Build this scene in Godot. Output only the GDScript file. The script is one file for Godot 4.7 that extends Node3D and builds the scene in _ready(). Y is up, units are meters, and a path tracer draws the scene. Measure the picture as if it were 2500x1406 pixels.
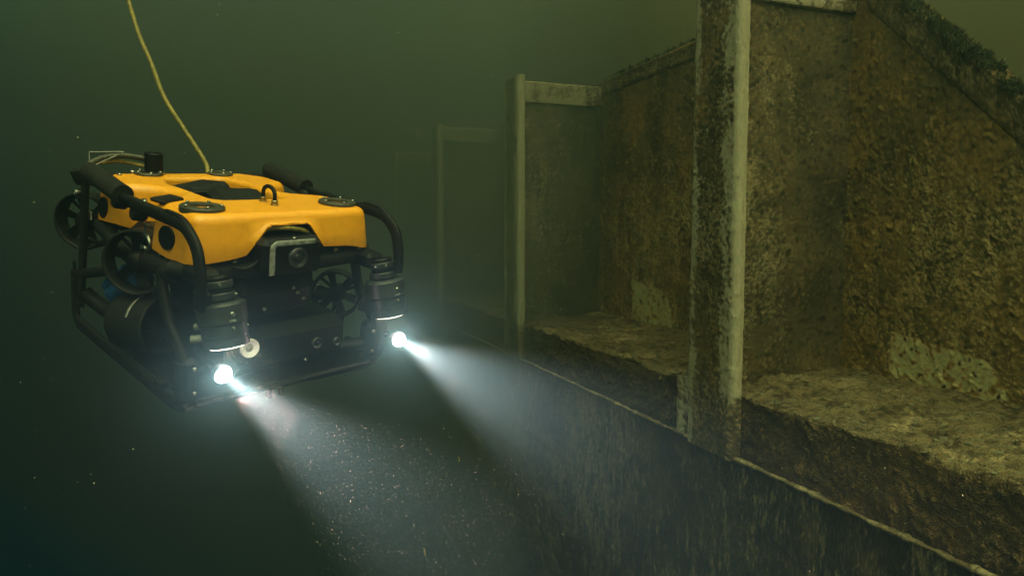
extends Node3D
# An inspection robot under water, hovering beside a ribbed, silt-crusted wall.

const ROV_AT := Vector3(-0.9141, 0.1408, -2.3346)
const WALL_YAW := 0.35398     # the wall runs away to the left of the view

var rng := RandomNumberGenerator.new()
var n_big := FastNoiseLite.new()
var n_mid := FastNoiseLite.new()
var n_fine := FastNoiseLite.new()
var n_cell := FastNoiseLite.new()
var M := {}
var wall: Node3D
var rov: Node3D


func lin(r: float, g: float, b: float) -> Color:
	return Color(r, g, b).linear_to_srgb()


# ---------------------------------------------------------------- mesh collector
class Shape:
	var v := PackedVector3Array()
	var n := PackedVector3Array()

	func tri(a: Vector3, b: Vector3, c: Vector3, na: Vector3, nb: Vector3, nc: Vector3) -> void:
		var g := (c - a).cross(b - a)
		if g.length_squared() < 1e-20:
			return
		if g.dot(na + nb + nc) >= 0.0:
			v.append_array(PackedVector3Array([a, b, c]))
			n.append_array(PackedVector3Array([na, nb, nc]))
		else:
			v.append_array(PackedVector3Array([a, c, b]))
			n.append_array(PackedVector3Array([na, nc, nb]))

	func flat(a: Vector3, b: Vector3, c: Vector3, out: Vector3) -> void:
		var g := (c - a).cross(b - a).normalized()
		if g.dot(out) < 0.0:
			g = -g
		tri(a, b, c, g, g, g)

	func quad(a: Vector3, b: Vector3, c: Vector3, d: Vector3, out: Vector3) -> void:
		flat(a, b, c, out)
		flat(a, c, d, out)

	# a box with chamfered edges, in the frame t
	func box(t: Transform3D, size: Vector3, bevel := 0.003) -> Shape:
		var h := size / 2.0
		var b := minf(bevel, minf(h.x, minf(h.y, h.z)) * 0.9)
		var pt := func(sx: int, sy: int, sz: int, ax: int) -> Vector3:
			var p := Vector3(sx * (h.x - b), sy * (h.y - b), sz * (h.z - b))
			p[ax] = [sx, sy, sz][ax] * h[ax]
			return t * p
		var o := t.origin
		for ax in 3:
			var a1 := (ax + 1) % 3
			var a2 := (ax + 2) % 3
			for s in [-1, 1]:
				var q := []
				for k in [[-1, -1], [1, -1], [1, 1], [-1, 1]]:
					var sg := [0, 0, 0]
					sg[ax] = s
					sg[a1] = k[0]
					sg[a2] = k[1]
					q.append(pt.call(sg[0], sg[1], sg[2], ax))
				quad(q[0], q[1], q[2], q[3], (q[0] + q[2]) / 2.0 - o)
			for s1 in [-1, 1]:
				for s2 in [-1, 1]:
					var e := []
					for k in [[-1, a1], [1, a1], [1, a2], [-1, a2]]:
						var sg := [0, 0, 0]
						sg[ax] = k[0]
						sg[a1] = s1
						sg[a2] = s2
						e.append(pt.call(sg[0], sg[1], sg[2], k[1]))
					quad(e[0], e[1], e[2], e[3], (e[0] + e[2]) / 2.0 - o)
		for sx in [-1, 1]:
			for sy in [-1, 1]:
				for sz in [-1, 1]:
					var c0: Vector3 = pt.call(sx, sy, sz, 0)
					flat(c0, pt.call(sx, sy, sz, 1), pt.call(sx, sy, sz, 2), c0 - o)
		return self

	# profile points (radius, height along the axis); soft joins the segments' normals
	func lathe(t: Transform3D, prof: Array, segs := 28, soft := false) -> Shape:
		var pn := []
		for i in prof.size() - 1:
			var d: Vector2 = prof[i + 1] - prof[i]
			pn.append(Vector2(d.y, -d.x).normalized())
		for i in prof.size() - 1:
			var n0: Vector2 = pn[i]
			var n1: Vector2 = pn[i]
			if soft:
				n0 = (pn[maxi(i - 1, 0)] + pn[i]).normalized()
				n1 = (pn[mini(i + 1, pn.size() - 1)] + pn[i]).normalized()
			var p0: Vector2 = prof[i]
			var p1: Vector2 = prof[i + 1]
			for k in segs:
				var q := []
				var m := []
				for kk in [k, k + 1]:
					var a: float = TAU * kk / segs
					var c := cos(a)
					var s := sin(a)
					q.append(t * Vector3(p0.x * c, p0.y, p0.x * s))
					q.append(t * Vector3(p1.x * c, p1.y, p1.x * s))
					m.append((t.basis * Vector3(n0.x * c, n0.y, n0.x * s)).normalized())
					m.append((t.basis * Vector3(n1.x * c, n1.y, n1.x * s)).normalized())
				tri(q[0], q[1], q[3], m[0], m[1], m[3])
				tri(q[0], q[3], q[2], m[0], m[3], m[2])
		return self

	# a bar swept along points; rx sideways (towards "side"), ry across
	func tube(pts: Array, rx: float, ry := -1.0, segs := 10, side := Vector3.ZERO, power := 1.0) -> Shape:
		if ry < 0.0:
			ry = rx
		var rings := []
		var norms := []
		var last := side
		for i in pts.size():
			var d: Vector3 = (pts[mini(i + 1, pts.size() - 1)] - pts[maxi(i - 1, 0)]).normalized()
			if last == Vector3.ZERO:
				last = Vector3.UP if absf(d.y) < 0.9 else Vector3.RIGHT
			var u := (last - d * last.dot(d)).normalized()
			var w := d.cross(u)
			last = u
			var ring := []
			var nn := []
			for k in segs:
				var a := TAU * (k + 0.5) / segs
				var c := cos(a)
				var s := sin(a)
				var cc := signf(c) * pow(absf(c), power)
				var ss := signf(s) * pow(absf(s), power)
				ring.append(pts[i] + u * cc * rx + w * ss * ry)
				nn.append((u * c * ry + w * s * rx).normalized())
			rings.append(ring)
			norms.append(nn)
		for i in rings.size() - 1:
			for k in segs:
				var l := (k + 1) % segs
				tri(rings[i][k], rings[i][l], rings[i + 1][l], norms[i][k], norms[i][l], norms[i + 1][l])
				tri(rings[i][k], rings[i + 1][l], rings[i + 1][k], norms[i][k], norms[i + 1][l], norms[i + 1][k])
		for e in [0, rings.size() - 1]:
			var out: Vector3 = (pts[0] - pts[1]) if e == 0 else (pts[-1] - pts[-2])
			for k in segs:
				flat(pts[e], rings[e][k], rings[e][(k + 1) % segs], out)
		return self

	# a polygon in the frame's x-y plane, thick along z
	func prism(t: Transform3D, poly: PackedVector2Array, depth: float) -> Shape:
		var idx := Geometry2D.triangulate_polygon(poly)
		var zf := t.basis.z.normalized()
		for s in [-0.5, 0.5]:
			for k in range(0, idx.size(), 3):
				var q := []
				for m in 3:
					var p: Vector2 = poly[idx[k + m]]
					q.append(t * Vector3(p.x, p.y, depth * s))
				flat(q[0], q[1], q[2], zf * s)
		var turn := 1.0 if Geometry2D.is_polygon_clockwise(poly) else -1.0
		for k in poly.size():
			var a := poly[k]
			var b := poly[(k + 1) % poly.size()]
			var o2 := Vector2(-(b - a).y, (b - a).x) * turn
			quad(t * Vector3(a.x, a.y, -depth / 2), t * Vector3(b.x, b.y, -depth / 2), t * Vector3(b.x, b.y, depth / 2), t * Vector3(a.x, a.y, depth / 2), t.basis * Vector3(o2.x, o2.y, 0))
		return self

	func mesh() -> ArrayMesh:
		var arr := []
		arr.resize(Mesh.ARRAY_MAX)
		arr[Mesh.ARRAY_VERTEX] = v
		arr[Mesh.ARRAY_NORMAL] = n
		var am := ArrayMesh.new()
		am.add_surface_from_arrays(Mesh.PRIMITIVE_TRIANGLES, arr)
		return am


func put(called: String, sh: Shape, m: Material, parent: Node3D) -> MeshInstance3D:
	var o := MeshInstance3D.new()
	o.name = called
	o.mesh = sh.mesh()
	o.material_override = m
	parent.add_child(o, true)
	return o


func thing(called: String, label: String, category: String, at := Vector3.ZERO) -> Node3D:
	var o := Node3D.new()
	o.name = called
	o.position = at
	add_child(o, true)
	o.set_meta("label", label)
	o.set_meta("category", category)
	return o


func at(p: Vector3) -> Transform3D:
	return Transform3D(Basis(), p)


# a frame at p whose y axis points along "up"
func along(p: Vector3, up: Vector3, hint := Vector3(0.0, 0.0, 1.0)) -> Transform3D:
	var y := up.normalized()
	if absf(hint.normalized().dot(y)) > 0.95:
		hint = Vector3.RIGHT
	var z := (hint - y * hint.dot(y)).normalized()
	return Transform3D(Basis(y.cross(z), y, z), p)


func smooth(pts: Array, per := 6) -> Array:
	var c := Curve3D.new()
	for i in pts.size():
		var tan: Vector3 = (pts[mini(i + 1, pts.size() - 1)] - pts[maxi(i - 1, 0)]) / 6.0
		c.add_point(pts[i], -tan, tan)
	var out := []
	for i in pts.size() - 1:
		for k in per:
			out.append(c.sample(i, float(k) / per))
	out.append(pts[-1])
	return out


# ---------------------------------------------------------------- materials
func noise_tex(freq: float, fractal: int, octaves: int, seed_: int, ramp: Array, size := 512, type := FastNoiseLite.TYPE_SIMPLEX_SMOOTH) -> NoiseTexture2D:
	var f := FastNoiseLite.new()
	f.noise_type = type
	f.seed = seed_
	f.frequency = freq
	f.fractal_type = fractal
	f.fractal_octaves = octaves
	var t := NoiseTexture2D.new()
	t.width = size
	t.height = size
	t.seamless = true
	t.noise = f
	if ramp.size():
		var g := Gradient.new()
		var off := PackedFloat32Array()
		var col := PackedColorArray()
		for r in ramp:
			off.append(r[0])
			col.append(r[1])
		g.offsets = off
		g.colors = col
		t.color_ramp = g
	return t


func plain(called: String, c: Color, rough: float, metal := 0.0, spec := 0.5) -> StandardMaterial3D:
	var m := StandardMaterial3D.new()
	m.resource_name = called
	m.albedo_color = c
	m.roughness = rough
	m.metallic = metal
	m.metallic_specular = spec
	return m


func glowing(called: String, c: Color, energy: float) -> StandardMaterial3D:
	var m := plain(called, Color(0.8, 0.8, 0.8), 0.3)
	m.emission_enabled = true
	m.emission = c
	m.emission_energy_multiplier = energy
	return m


func make_materials() -> void:
	var wear := noise_tex(0.012, FastNoiseLite.FRACTAL_FBM, 5, 3, [[0.0, Color(0.86, 0.85, 0.82)], [0.40, Color(0.98, 0.98, 0.97)], [1.0, Color(1, 1, 1)]])
	var grime := noise_tex(0.02, FastNoiseLite.FRACTAL_FBM, 5, 8, [[0.0, Color(0.45, 0.45, 0.42)], [0.5, Color(0.8, 0.8, 0.78)], [0.8, Color(1, 1, 1)]])
	var micro := noise_tex(0.05, FastNoiseLite.FRACTAL_FBM, 4, 5, [])
	for d in [["yellow", lin(0.78, 0.315, 0.003), 0.38, 0.0, wear], ["rubber", lin(0.009, 0.0095, 0.009), 0.6, 0.0, grime], ["black", lin(0.0045, 0.005, 0.006), 0.5, 0.0, grime],
			["anodized", lin(0.028, 0.033, 0.037), 0.4, 0.0, grime], ["steel", lin(0.55, 0.55, 0.50), 0.28, 1.0, grime], ["brass", lin(0.50, 0.42, 0.22), 0.35, 1.0, grime],
			["grey", lin(0.30, 0.31, 0.30), 0.5, 0.0, grime], ["blue", lin(0.02, 0.10, 0.30), 0.4, 0.0, grime], ["hose", lin(0.05, 0.048, 0.026), 0.5, 0.0, grime],
			["cable", lin(0.32, 0.235, 0.035), 0.6, 0.0, grime], ["white", lin(0.6, 0.6, 0.55), 0.5, 0.0, grime], ["foam", lin(0.018, 0.019, 0.017), 0.95, 0.0, grime]]:
		var m := plain(d[0], d[1], d[2], d[3])
		m.albedo_texture = d[4]
		m.uv1_triplanar = true
		m.uv1_scale = Vector3.ONE * 4.0
		if d[0] in ["rubber", "black", "foam"]:
			m.metallic_specular = 0.3
		M[d[0]] = m
	M.foam.heightmap_enabled = true
	M.foam.heightmap_texture = micro
	M.foam.heightmap_scale = 0.3
	M.glass = plain("lens_glass", lin(0.01, 0.012, 0.015), 0.06)
	M.lens_ring = plain("lens_ring", lin(0.75, 0.75, 0.72), 0.3, 0.15)
	M.glow = glowing("lamp_glow", Color(0.93, 0.97, 1.0), 9.0)
	M.flood = glowing("flood_glow", Color(1.0, 0.93, 0.80), 5.0)

	# crust of the wall: worm tubes and pits over the vertex colours
	var worms := noise_tex(0.028, FastNoiseLite.FRACTAL_RIDGED, 3, 21, [[0.0, Color(0.52, 0.50, 0.46)], [0.50, Color(0.76, 0.74, 0.70)], [0.78, Color(0.90, 0.88, 0.84)], [0.90, Color(1, 0.98, 0.94)]], 1024)
	var relief := noise_tex(0.028, FastNoiseLite.FRACTAL_RIDGED, 3, 21, [], 1024)
	var streak := noise_tex(0.020, FastNoiseLite.FRACTAL_FBM, 5, 31, [[0.0, Color(0.45, 0.45, 0.43)], [0.5, Color(0.68, 0.67, 0.64)], [0.75, Color(1, 0.98, 0.9)]], 1024)
	for d in [["crust", worms, Vector3(4.3, 4.3, 4.3), 0.9], ["runs", streak, Vector3(3.0, 0.8, 3.0), 0.9], ["silt", worms, Vector3(1.7, 1.7, 1.7), 1.8]]:
		var m := plain(d[0], Color.WHITE, 0.92, 0.0, 0.25)
		m.vertex_color_use_as_albedo = true
		m.albedo_texture = d[1]
		m.heightmap_enabled = true
		m.heightmap_texture = relief
		m.heightmap_scale = d[3]
		m.uv1_triplanar = true
		m.uv1_scale = d[2]
		M[d[0]] = m
	M.weed = plain("weed", lin(0.045, 0.05, 0.02), 0.9)
	M.lump = plain("lump", lin(0.13, 0.115, 0.06), 0.95)
	M.speck = plain("speck", lin(0.75, 0.68, 0.5), 0.8)


# ---------------------------------------------------------------- the wall's skins
func rough(p: Vector3) -> float:
	var q := p * 6.0
	var a := n_mid.get_noise_3dv(q) * 0.55 + n_fine.get_noise_3dv(p * 26.0) * 0.35
	var l := n_fine.get_noise_3dv(p * 13.0 + Vector3(9, 3, 1))
	return a + maxf(0.0, l - 0.28) * 1.9


# base points in rows (nu along, nv rows); displaced along their normals, tinted per vertex
func skin(called: String, parent: Node3D, base: PackedVector3Array, nu: int, nv: int, closed: bool, outward: Callable, tint: Callable, amp: float, m: Material, cap := false, paired := false) -> MeshInstance3D:
	var bn := grid_normals(base, nu, nv, closed)
	var mid := (nv / 2) * nu + nu / 2
	var sgn := 1.0 if bn[mid].dot(outward.call(base[mid])) > 0.0 else -1.0
	var pos := PackedVector3Array()
	pos.resize(base.size())
	var col := PackedColorArray()
	col.resize(base.size())
	for k in base.size():
		var nn := bn[k] * sgn
		var p := base[k]
		var r := rough(p)
		pos[k] = p + nn * (r * amp)
		col[k] = tint.call(p, nn, r)
	var nor := grid_normals(pos, nu, nv, closed)
	var idx := PackedInt32Array()
	for j in nv - 1:
		for i in (nu if closed else nu - 1):
			var i1 := (i + 1) % nu
			var a := j * nu + i
			var b := j * nu + i1
			var c := (j + 1) * nu + i1
			var d := (j + 1) * nu + i
			if sgn > 0.0:
				idx.append_array(PackedInt32Array([a, c, b, a, d, c]))
			else:
				idx.append_array(PackedInt32Array([a, b, c, a, c, d]))
	if sgn < 0.0:
		for k in nor.size():
			nor[k] = -nor[k]
	if cap:   # close the top of a swept loop
		var loop := PackedVector2Array()
		for i in nu:
			loop.append(Vector2(pos[(nv - 1) * nu + i].x, pos[(nv - 1) * nu + i].z))
		var first := pos.size()
		for i in nu:
			pos.append(pos[(nv - 1) * nu + i])
			nor.append(Vector3.UP)
			col.append(col[(nv - 1) * nu + i])
		var t := PackedInt32Array()
		if paired:     # both long sides have the same points: join them across
			for i in nu / 2 - 1:
				t.append_array(PackedInt32Array([i, i + 1, nu - 2 - i, i, nu - 2 - i, nu - 1 - i]))
		else:
			t = Geometry2D.triangulate_polygon(loop)
		for k in range(0, t.size(), 3):
			var a := first + t[k]
			var b := first + t[k + 1]
			var c := first + t[k + 2]
			if (pos[c] - pos[a]).cross(pos[b] - pos[a]).y < 0.0:
				var h := b
				b = c
				c = h
			idx.append_array(PackedInt32Array([a, b, c]))
	var arr := []
	arr.resize(Mesh.ARRAY_MAX)
	arr[Mesh.ARRAY_VERTEX] = pos
	arr[Mesh.ARRAY_NORMAL] = nor
	arr[Mesh.ARRAY_COLOR] = col
	arr[Mesh.ARRAY_INDEX] = idx
	var am := ArrayMesh.new()
	am.add_surface_from_arrays(Mesh.PRIMITIVE_TRIANGLES, arr)
	var o := MeshInstance3D.new()
	o.name = called
	o.mesh = am
	o.material_override = m
	parent.add_child(o, true)
	return o


# (du x dv) by finite differences
func grid_normals(p: PackedVector3Array, nu: int, nv: int, closed: bool) -> PackedVector3Array:
	var out := PackedVector3Array()
	out.resize(p.size())
	for j in nv:
		var ja := maxi(j - 1, 0) * nu
		var jb := mini(j + 1, nv - 1) * nu
		for i in nu:
			var ia := (i - 1 + nu) % nu if closed else maxi(i - 1, 0)
			var ib := (i + 1) % nu if closed else mini(i + 1, nu - 1)
			var du := p[j * nu + ib] - p[j * nu + ia]
			var dv := p[jb + i] - p[ja + i]
			out[j * nu + i] = du.cross(dv).normalized()
	return out


func steps(a: float, b: float, d: float) -> PackedFloat32Array:
	var n := maxi(2, int(ceil(absf(b - a) / d)) + 1)
	var out := PackedFloat32Array()
	for i in n:
		out.append(lerpf(a, b, float(i) / (n - 1)))
	return out


# distances along the wall, finer near the viewer
func runs(a: float, b: float, k: float, least: float) -> PackedFloat32Array:
	var out := PackedFloat32Array([a])
	while out[-1] < b - 0.0001:
		var s := out[-1]
		var d := maxf(least, k * s)
		if s < 1.5:
			d = maxf(d, 0.05)
		out.append(minf(b, s + d))
	return out


func ss(a: float, b: float, x: float) -> float:
	return smoothstep(a, b, x)


# colours of the crust, in linear values
func crust(p: Vector3, r: float, pale := 0.0) -> Color:
	var big := n_big.get_noise_3dv(p * 1.3)
	var mid := n_mid.get_noise_3dv(p * 4.5 + Vector3(3, 7, 5))
	var grain := n_fine.get_noise_3dv(p * 66.0)
	var spot := n_fine.get_noise_3dv(p * 34.0 + Vector3(2, 5, 8))
	pale += 0.30 * n_fine.get_noise_3d(p.x * 9.0, p.y * 1.0 + 6.0, p.z * 9.0) - 0.05
	var c := Color(0.25, 0.195, 0.10)
	c = c.lerp(Color(0.135, 0.11, 0.055), ss(-0.1, 0.4, big + mid * 0.3))
	c = c.lerp(Color(0.54, 0.34, 0.13), 0.7 * ss(0.0, 0.4, mid * 0.45 - big * 0.5 + spot * 0.6))
	c = c.lerp(Color(1.0, 0.80, 0.46), 0.62 * ss(0.10, 0.46, grain * 0.85 + spot * 0.35 + mid * 0.25 + big * 0.40 + pale))
	c = c.lerp(Color(0.060, 0.050, 0.028), 0.8 * ss(0.33, 0.47, n_fine.get_noise_3dv(p * 19.0 + Vector3(4, 4, 4)) + grain * 0.2))
	return c


func paint(p: Vector3, amount: float) -> Color:
	var eat := n_mid.get_noise_3dv(Vector3(p.x * 9, p.y * 3.5, p.z * 9)) * 0.8 + n_fine.get_noise_3dv(p * 30.0) * 0.75
	return crust(p, 0).lerp(Color(0.84, 0.79, 0.56), ss(0.30, 0.62, amount + eat * 0.75))


func build_wall() -> void:
	wall = thing("ribbed_wall", "dark silt-crusted underwater wall with upright ribs, deep bays and a silted ledge", "wall")
	wall.rotation.y = WALL_YAW
	# x across (away from the viewer), y up, z towards the viewer along the wall
	var ribs := [3.335, 6.65, 9.8, 13.1, 16.4]
	var names := ["nearest and sharpest upright rib, its right edge worn to pale paint", "second upright rib, half veiled by green water", "third upright rib, a faint edge in the haze", "", ""]
	for k in ribs.size():
		rib(ribs[k], k, names[k])
	for k in ribs.size():
		bay(ribs[k], k)
	ledge_and_face()


func rib(s0: float, k: int, label: String) -> void:
	var o := Node3D.new()
	o.name = "rib"
	wall.add_child(o, true)
	if label:
		o.set_meta("label", label)
	var fine := [0.0065, 0.012, 0.03, 0.05, 0.07][k] as float
	# flange: a plate with rounded edges, swept upwards
	var h := 0.215
	var loop := []
	var e := 0.04
	var arc := 7
	for z in steps(-h + e, h - e, fine * 1.2):
		loop.append(Vector2(2.445, -z))          # outer face, from the near edge to the far edge
	for a in range(1, arc):
		var w := PI * a / arc
		loop.append(Vector2(2.445 + e - cos(w) * e, -(h - e) - sin(w) * e))
	for z in steps(h - e, -h + e, 0.05):
		loop.append(Vector2(2.445 + 2 * e, -z))
	for a in range(1, arc):
		var w := PI * a / arc
		loop.append(Vector2(2.445 + e + cos(w) * e, (h - e) + sin(w) * e))
	var ys := steps(-1.25, 1.56, fine * 1.3)
	var base := PackedVector3Array()
	for y in ys:
		var flare := 0.012 * (1.0 - ss(-1.0, 1.0, y))
		for q: Vector2 in loop:
			base.append(Vector3(q.x, y, -s0 + q.y * (1.0 + flare * 4.0)))
	var edge := func(p: Vector3, nn: Vector3, r: float) -> Color:
		var z := p.z + s0                                     # + is the edge towards the viewer
		var near_edge := (0.55 * ss(0.03, 0.15, z) + 0.42 * ss(0.155, 0.20, z)) * ss(-1.0, -0.78, p.y)
		var far_edge := ss(-0.10, -0.185, z) * 0.70
		return paint(p, maxf(near_edge * 1.15, far_edge) + 0.12 * n_mid.get_noise_2d(p.y * 2.0, 4.0))
	skin("flange", o, base, loop.size(), ys.size(), true, func(p: Vector3) -> Vector3: return Vector3(p.x - 2.485, 0, p.z + s0), edge, 0.006, M.crust, true)
	# web: the plate that runs back into the bay
	var near_z := -s0 - 0.035
	loop = []
	for x in steps(2.50, 3.56, fine * 1.3):
		loop.append(Vector2(x, near_z))
	for x in steps(3.56, 2.50, 0.1):
		loop.append(Vector2(x, near_z - 0.08))
	ys = steps(-1.0, 1.52, fine * 1.3)
	base = PackedVector3Array()
	for y in ys:
		for q: Vector2 in loop:
			base.append(Vector3(q.x, y, q.y))
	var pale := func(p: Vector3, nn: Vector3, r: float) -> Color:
		var a := 0.26 - ss(2.6, 3.3, p.x) * 0.60 - ss(0.9, 1.3, p.y) * 0.15 - ss(-0.2, -0.85, p.y) * 0.15  # fewer pale flecks towards the bay corner: its shade put into the colour
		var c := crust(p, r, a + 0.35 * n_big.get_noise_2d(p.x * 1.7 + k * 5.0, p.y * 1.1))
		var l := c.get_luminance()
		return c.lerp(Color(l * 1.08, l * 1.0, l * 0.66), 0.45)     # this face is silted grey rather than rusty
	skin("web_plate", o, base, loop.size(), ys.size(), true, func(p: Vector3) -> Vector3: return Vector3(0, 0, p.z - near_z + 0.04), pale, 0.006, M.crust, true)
	# the pale cap strip along the top of the web
	var strip := steps(2.53, 3.50, fine * 1.3)
	var prof := [Vector2(0.0, 1.340), Vector2(0.022, 1.346), Vector2(0.026, 1.36), Vector2(0.026, 1.42), Vector2(0.026, 1.48), Vector2(0.026, 1.54), Vector2(0.020, 1.556), Vector2(-0.01, 1.56), Vector2(-0.10, 1.56)]
	var rows := []
	for i in prof.size() - 1:
		var cuts := maxi(1, int(ceil(prof[i].distance_to(prof[i + 1]) / fine)))
		for c in cuts:
			rows.append(prof[i].lerp(prof[i + 1], float(c) / cuts))
	rows.append(prof[-1])
	prof = rows
	base = PackedVector3Array()
	for q: Vector2 in prof:
		for x in strip:
			base.append(Vector3(x, q.y, near_z + q.x))
	var capc := func(p: Vector3, nn: Vector3, r: float) -> Color:
		return paint(p, 0.62 - 0.5 * ss(3.2, 3.5, p.x))
	skin("cap_strip", o, base, strip.size(), prof.size(), false, func(p: Vector3) -> Vector3: return Vector3(0, 0, 1), capc, 0.004, M.crust)


func top_of(s: float, k: int) -> float:
	if k > 0:
		return 1.60
	return clampf(1.55 - 0.98 * (3.26 - s), -0.1, 1.60)


func bay(s0: float, k: int) -> void:
	var from := s0 - 3.2 if k else 0.2
	var to := s0 + 0.06
	var fs := [0.0023, 0.0025, 0.004, 0.006, 0.007][k] as float
	var ss_ := runs(from, to, fs, 0.007)
	var loop := []
	for s in ss_:
		loop.append(Vector2(3.47, -s))
	for k2 in range(ss_.size() - 1, -1, -1):
		loop.append(Vector2(3.62, -ss_[k2]))
	var rows := [330, 160, 80, 40, 30][k] as int
	var base := PackedVector3Array()
	for j in rows:
		for q: Vector2 in loop:
			base.append(Vector3(q.x, lerpf(-1.0, top_of(-q.y, k), float(j) / (rows - 1)), q.y))
	var tint := func(p: Vector3, nn: Vector3, r: float) -> Color:
		var s := -p.z
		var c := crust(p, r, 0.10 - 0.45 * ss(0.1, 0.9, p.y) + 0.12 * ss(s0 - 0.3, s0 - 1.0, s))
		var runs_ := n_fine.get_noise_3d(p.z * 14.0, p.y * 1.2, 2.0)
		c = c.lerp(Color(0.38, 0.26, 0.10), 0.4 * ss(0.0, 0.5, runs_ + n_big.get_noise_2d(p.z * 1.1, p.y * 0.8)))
		# a patch of old pale paint low on the panel, with rust spots
		var c0 := s0 - (0.68 if k == 0 else 1.02)
		var hw := 0.36
		var u := (s - c0) / hw
		var top := -0.60 + 0.05 * u - 0.22 * pow(maxf(0.0, -u - 0.55), 2.0) * 5.0
		if k:
			top += 0.13
		var inside := minf(ss(1.05, 0.88, absf(u)), ss(top + 0.02, top - 0.05, p.y))
		if inside > 0.0:
			var eat := n_fine.get_noise_3dv(p * 15.0) * 0.8 + n_mid.get_noise_3dv(p * 7.0) * 0.5
			var pc := Color(1.0, 0.73, 0.44).lerp(Color(0.40, 0.25, 0.09), ss(0.12, 0.45, eat))
			pc = pc.lerp(Color(0.05, 0.035, 0.02), ss(0.42, 0.55, n_fine.get_noise_3dv(p * 18.0 + Vector3(7, 0, 0))))
			c = c.lerp(pc, ss(0.15, 0.45, inside + eat * 0.2))
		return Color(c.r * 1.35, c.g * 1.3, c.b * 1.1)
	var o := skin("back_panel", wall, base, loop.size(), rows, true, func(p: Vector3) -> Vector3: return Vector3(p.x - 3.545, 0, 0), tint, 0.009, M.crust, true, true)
	# the rim strip that follows the top of the panel
	base = PackedVector3Array()
	var prof := [Vector2(-0.014, 0.17), Vector2(-0.002, 0.15), Vector2(0.006, 0.135), Vector2(0.010, 0.11), Vector2(0.011, 0.09), Vector2(0.012, 0.07), Vector2(0.013, 0.05), Vector2(0.014, 0.03), Vector2(0.014, 0.01), Vector2(0.008, -0.003), Vector2(0.0, -0.01), Vector2(-0.17, -0.01)]
	var dense := []
	for i in prof.size() - 1:
		var a: Vector2 = prof[i]
		var b: Vector2 = prof[i + 1]
		var cuts := maxi(1, int(ceil(a.distance_to(b) / (0.008 + 0.01 * k))))
		for c in cuts:
			dense.append(a.lerp(b, float(c) / cuts))
	dense.append(prof[-1])
	prof = dense
	var rim_s := runs(maxf(from, 1.6), to, fs, 0.007)
	for q: Vector2 in prof:
		for s in rim_s:
			var slope := 0.98 if k == 0 and s < 3.26 and s > 1.58 else 0.0
			var d := q.y * sqrt(1.0 + slope * slope)
			base.append(Vector3(3.47 - q.x, top_of(s, k) - d, -s))
	var rimc := func(p: Vector3, nn: Vector3, r: float) -> Color:
		var down := (top_of(-p.z, k) - p.y) / (1.4 if k == 0 else 1.0)
		return crust(p, r, 0.22 * ss(0.02, 0.06, down) - 0.30 * ss(0.08, 0.15, down) - 0.12 * ss(0.03, 0.0, down))
	skin("rim_strip", o, base, rim_s.size(), prof.size(), false, func(p: Vector3) -> Vector3: return Vector3(-1, 0, 0), rimc, 0.005, M.crust)


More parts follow.
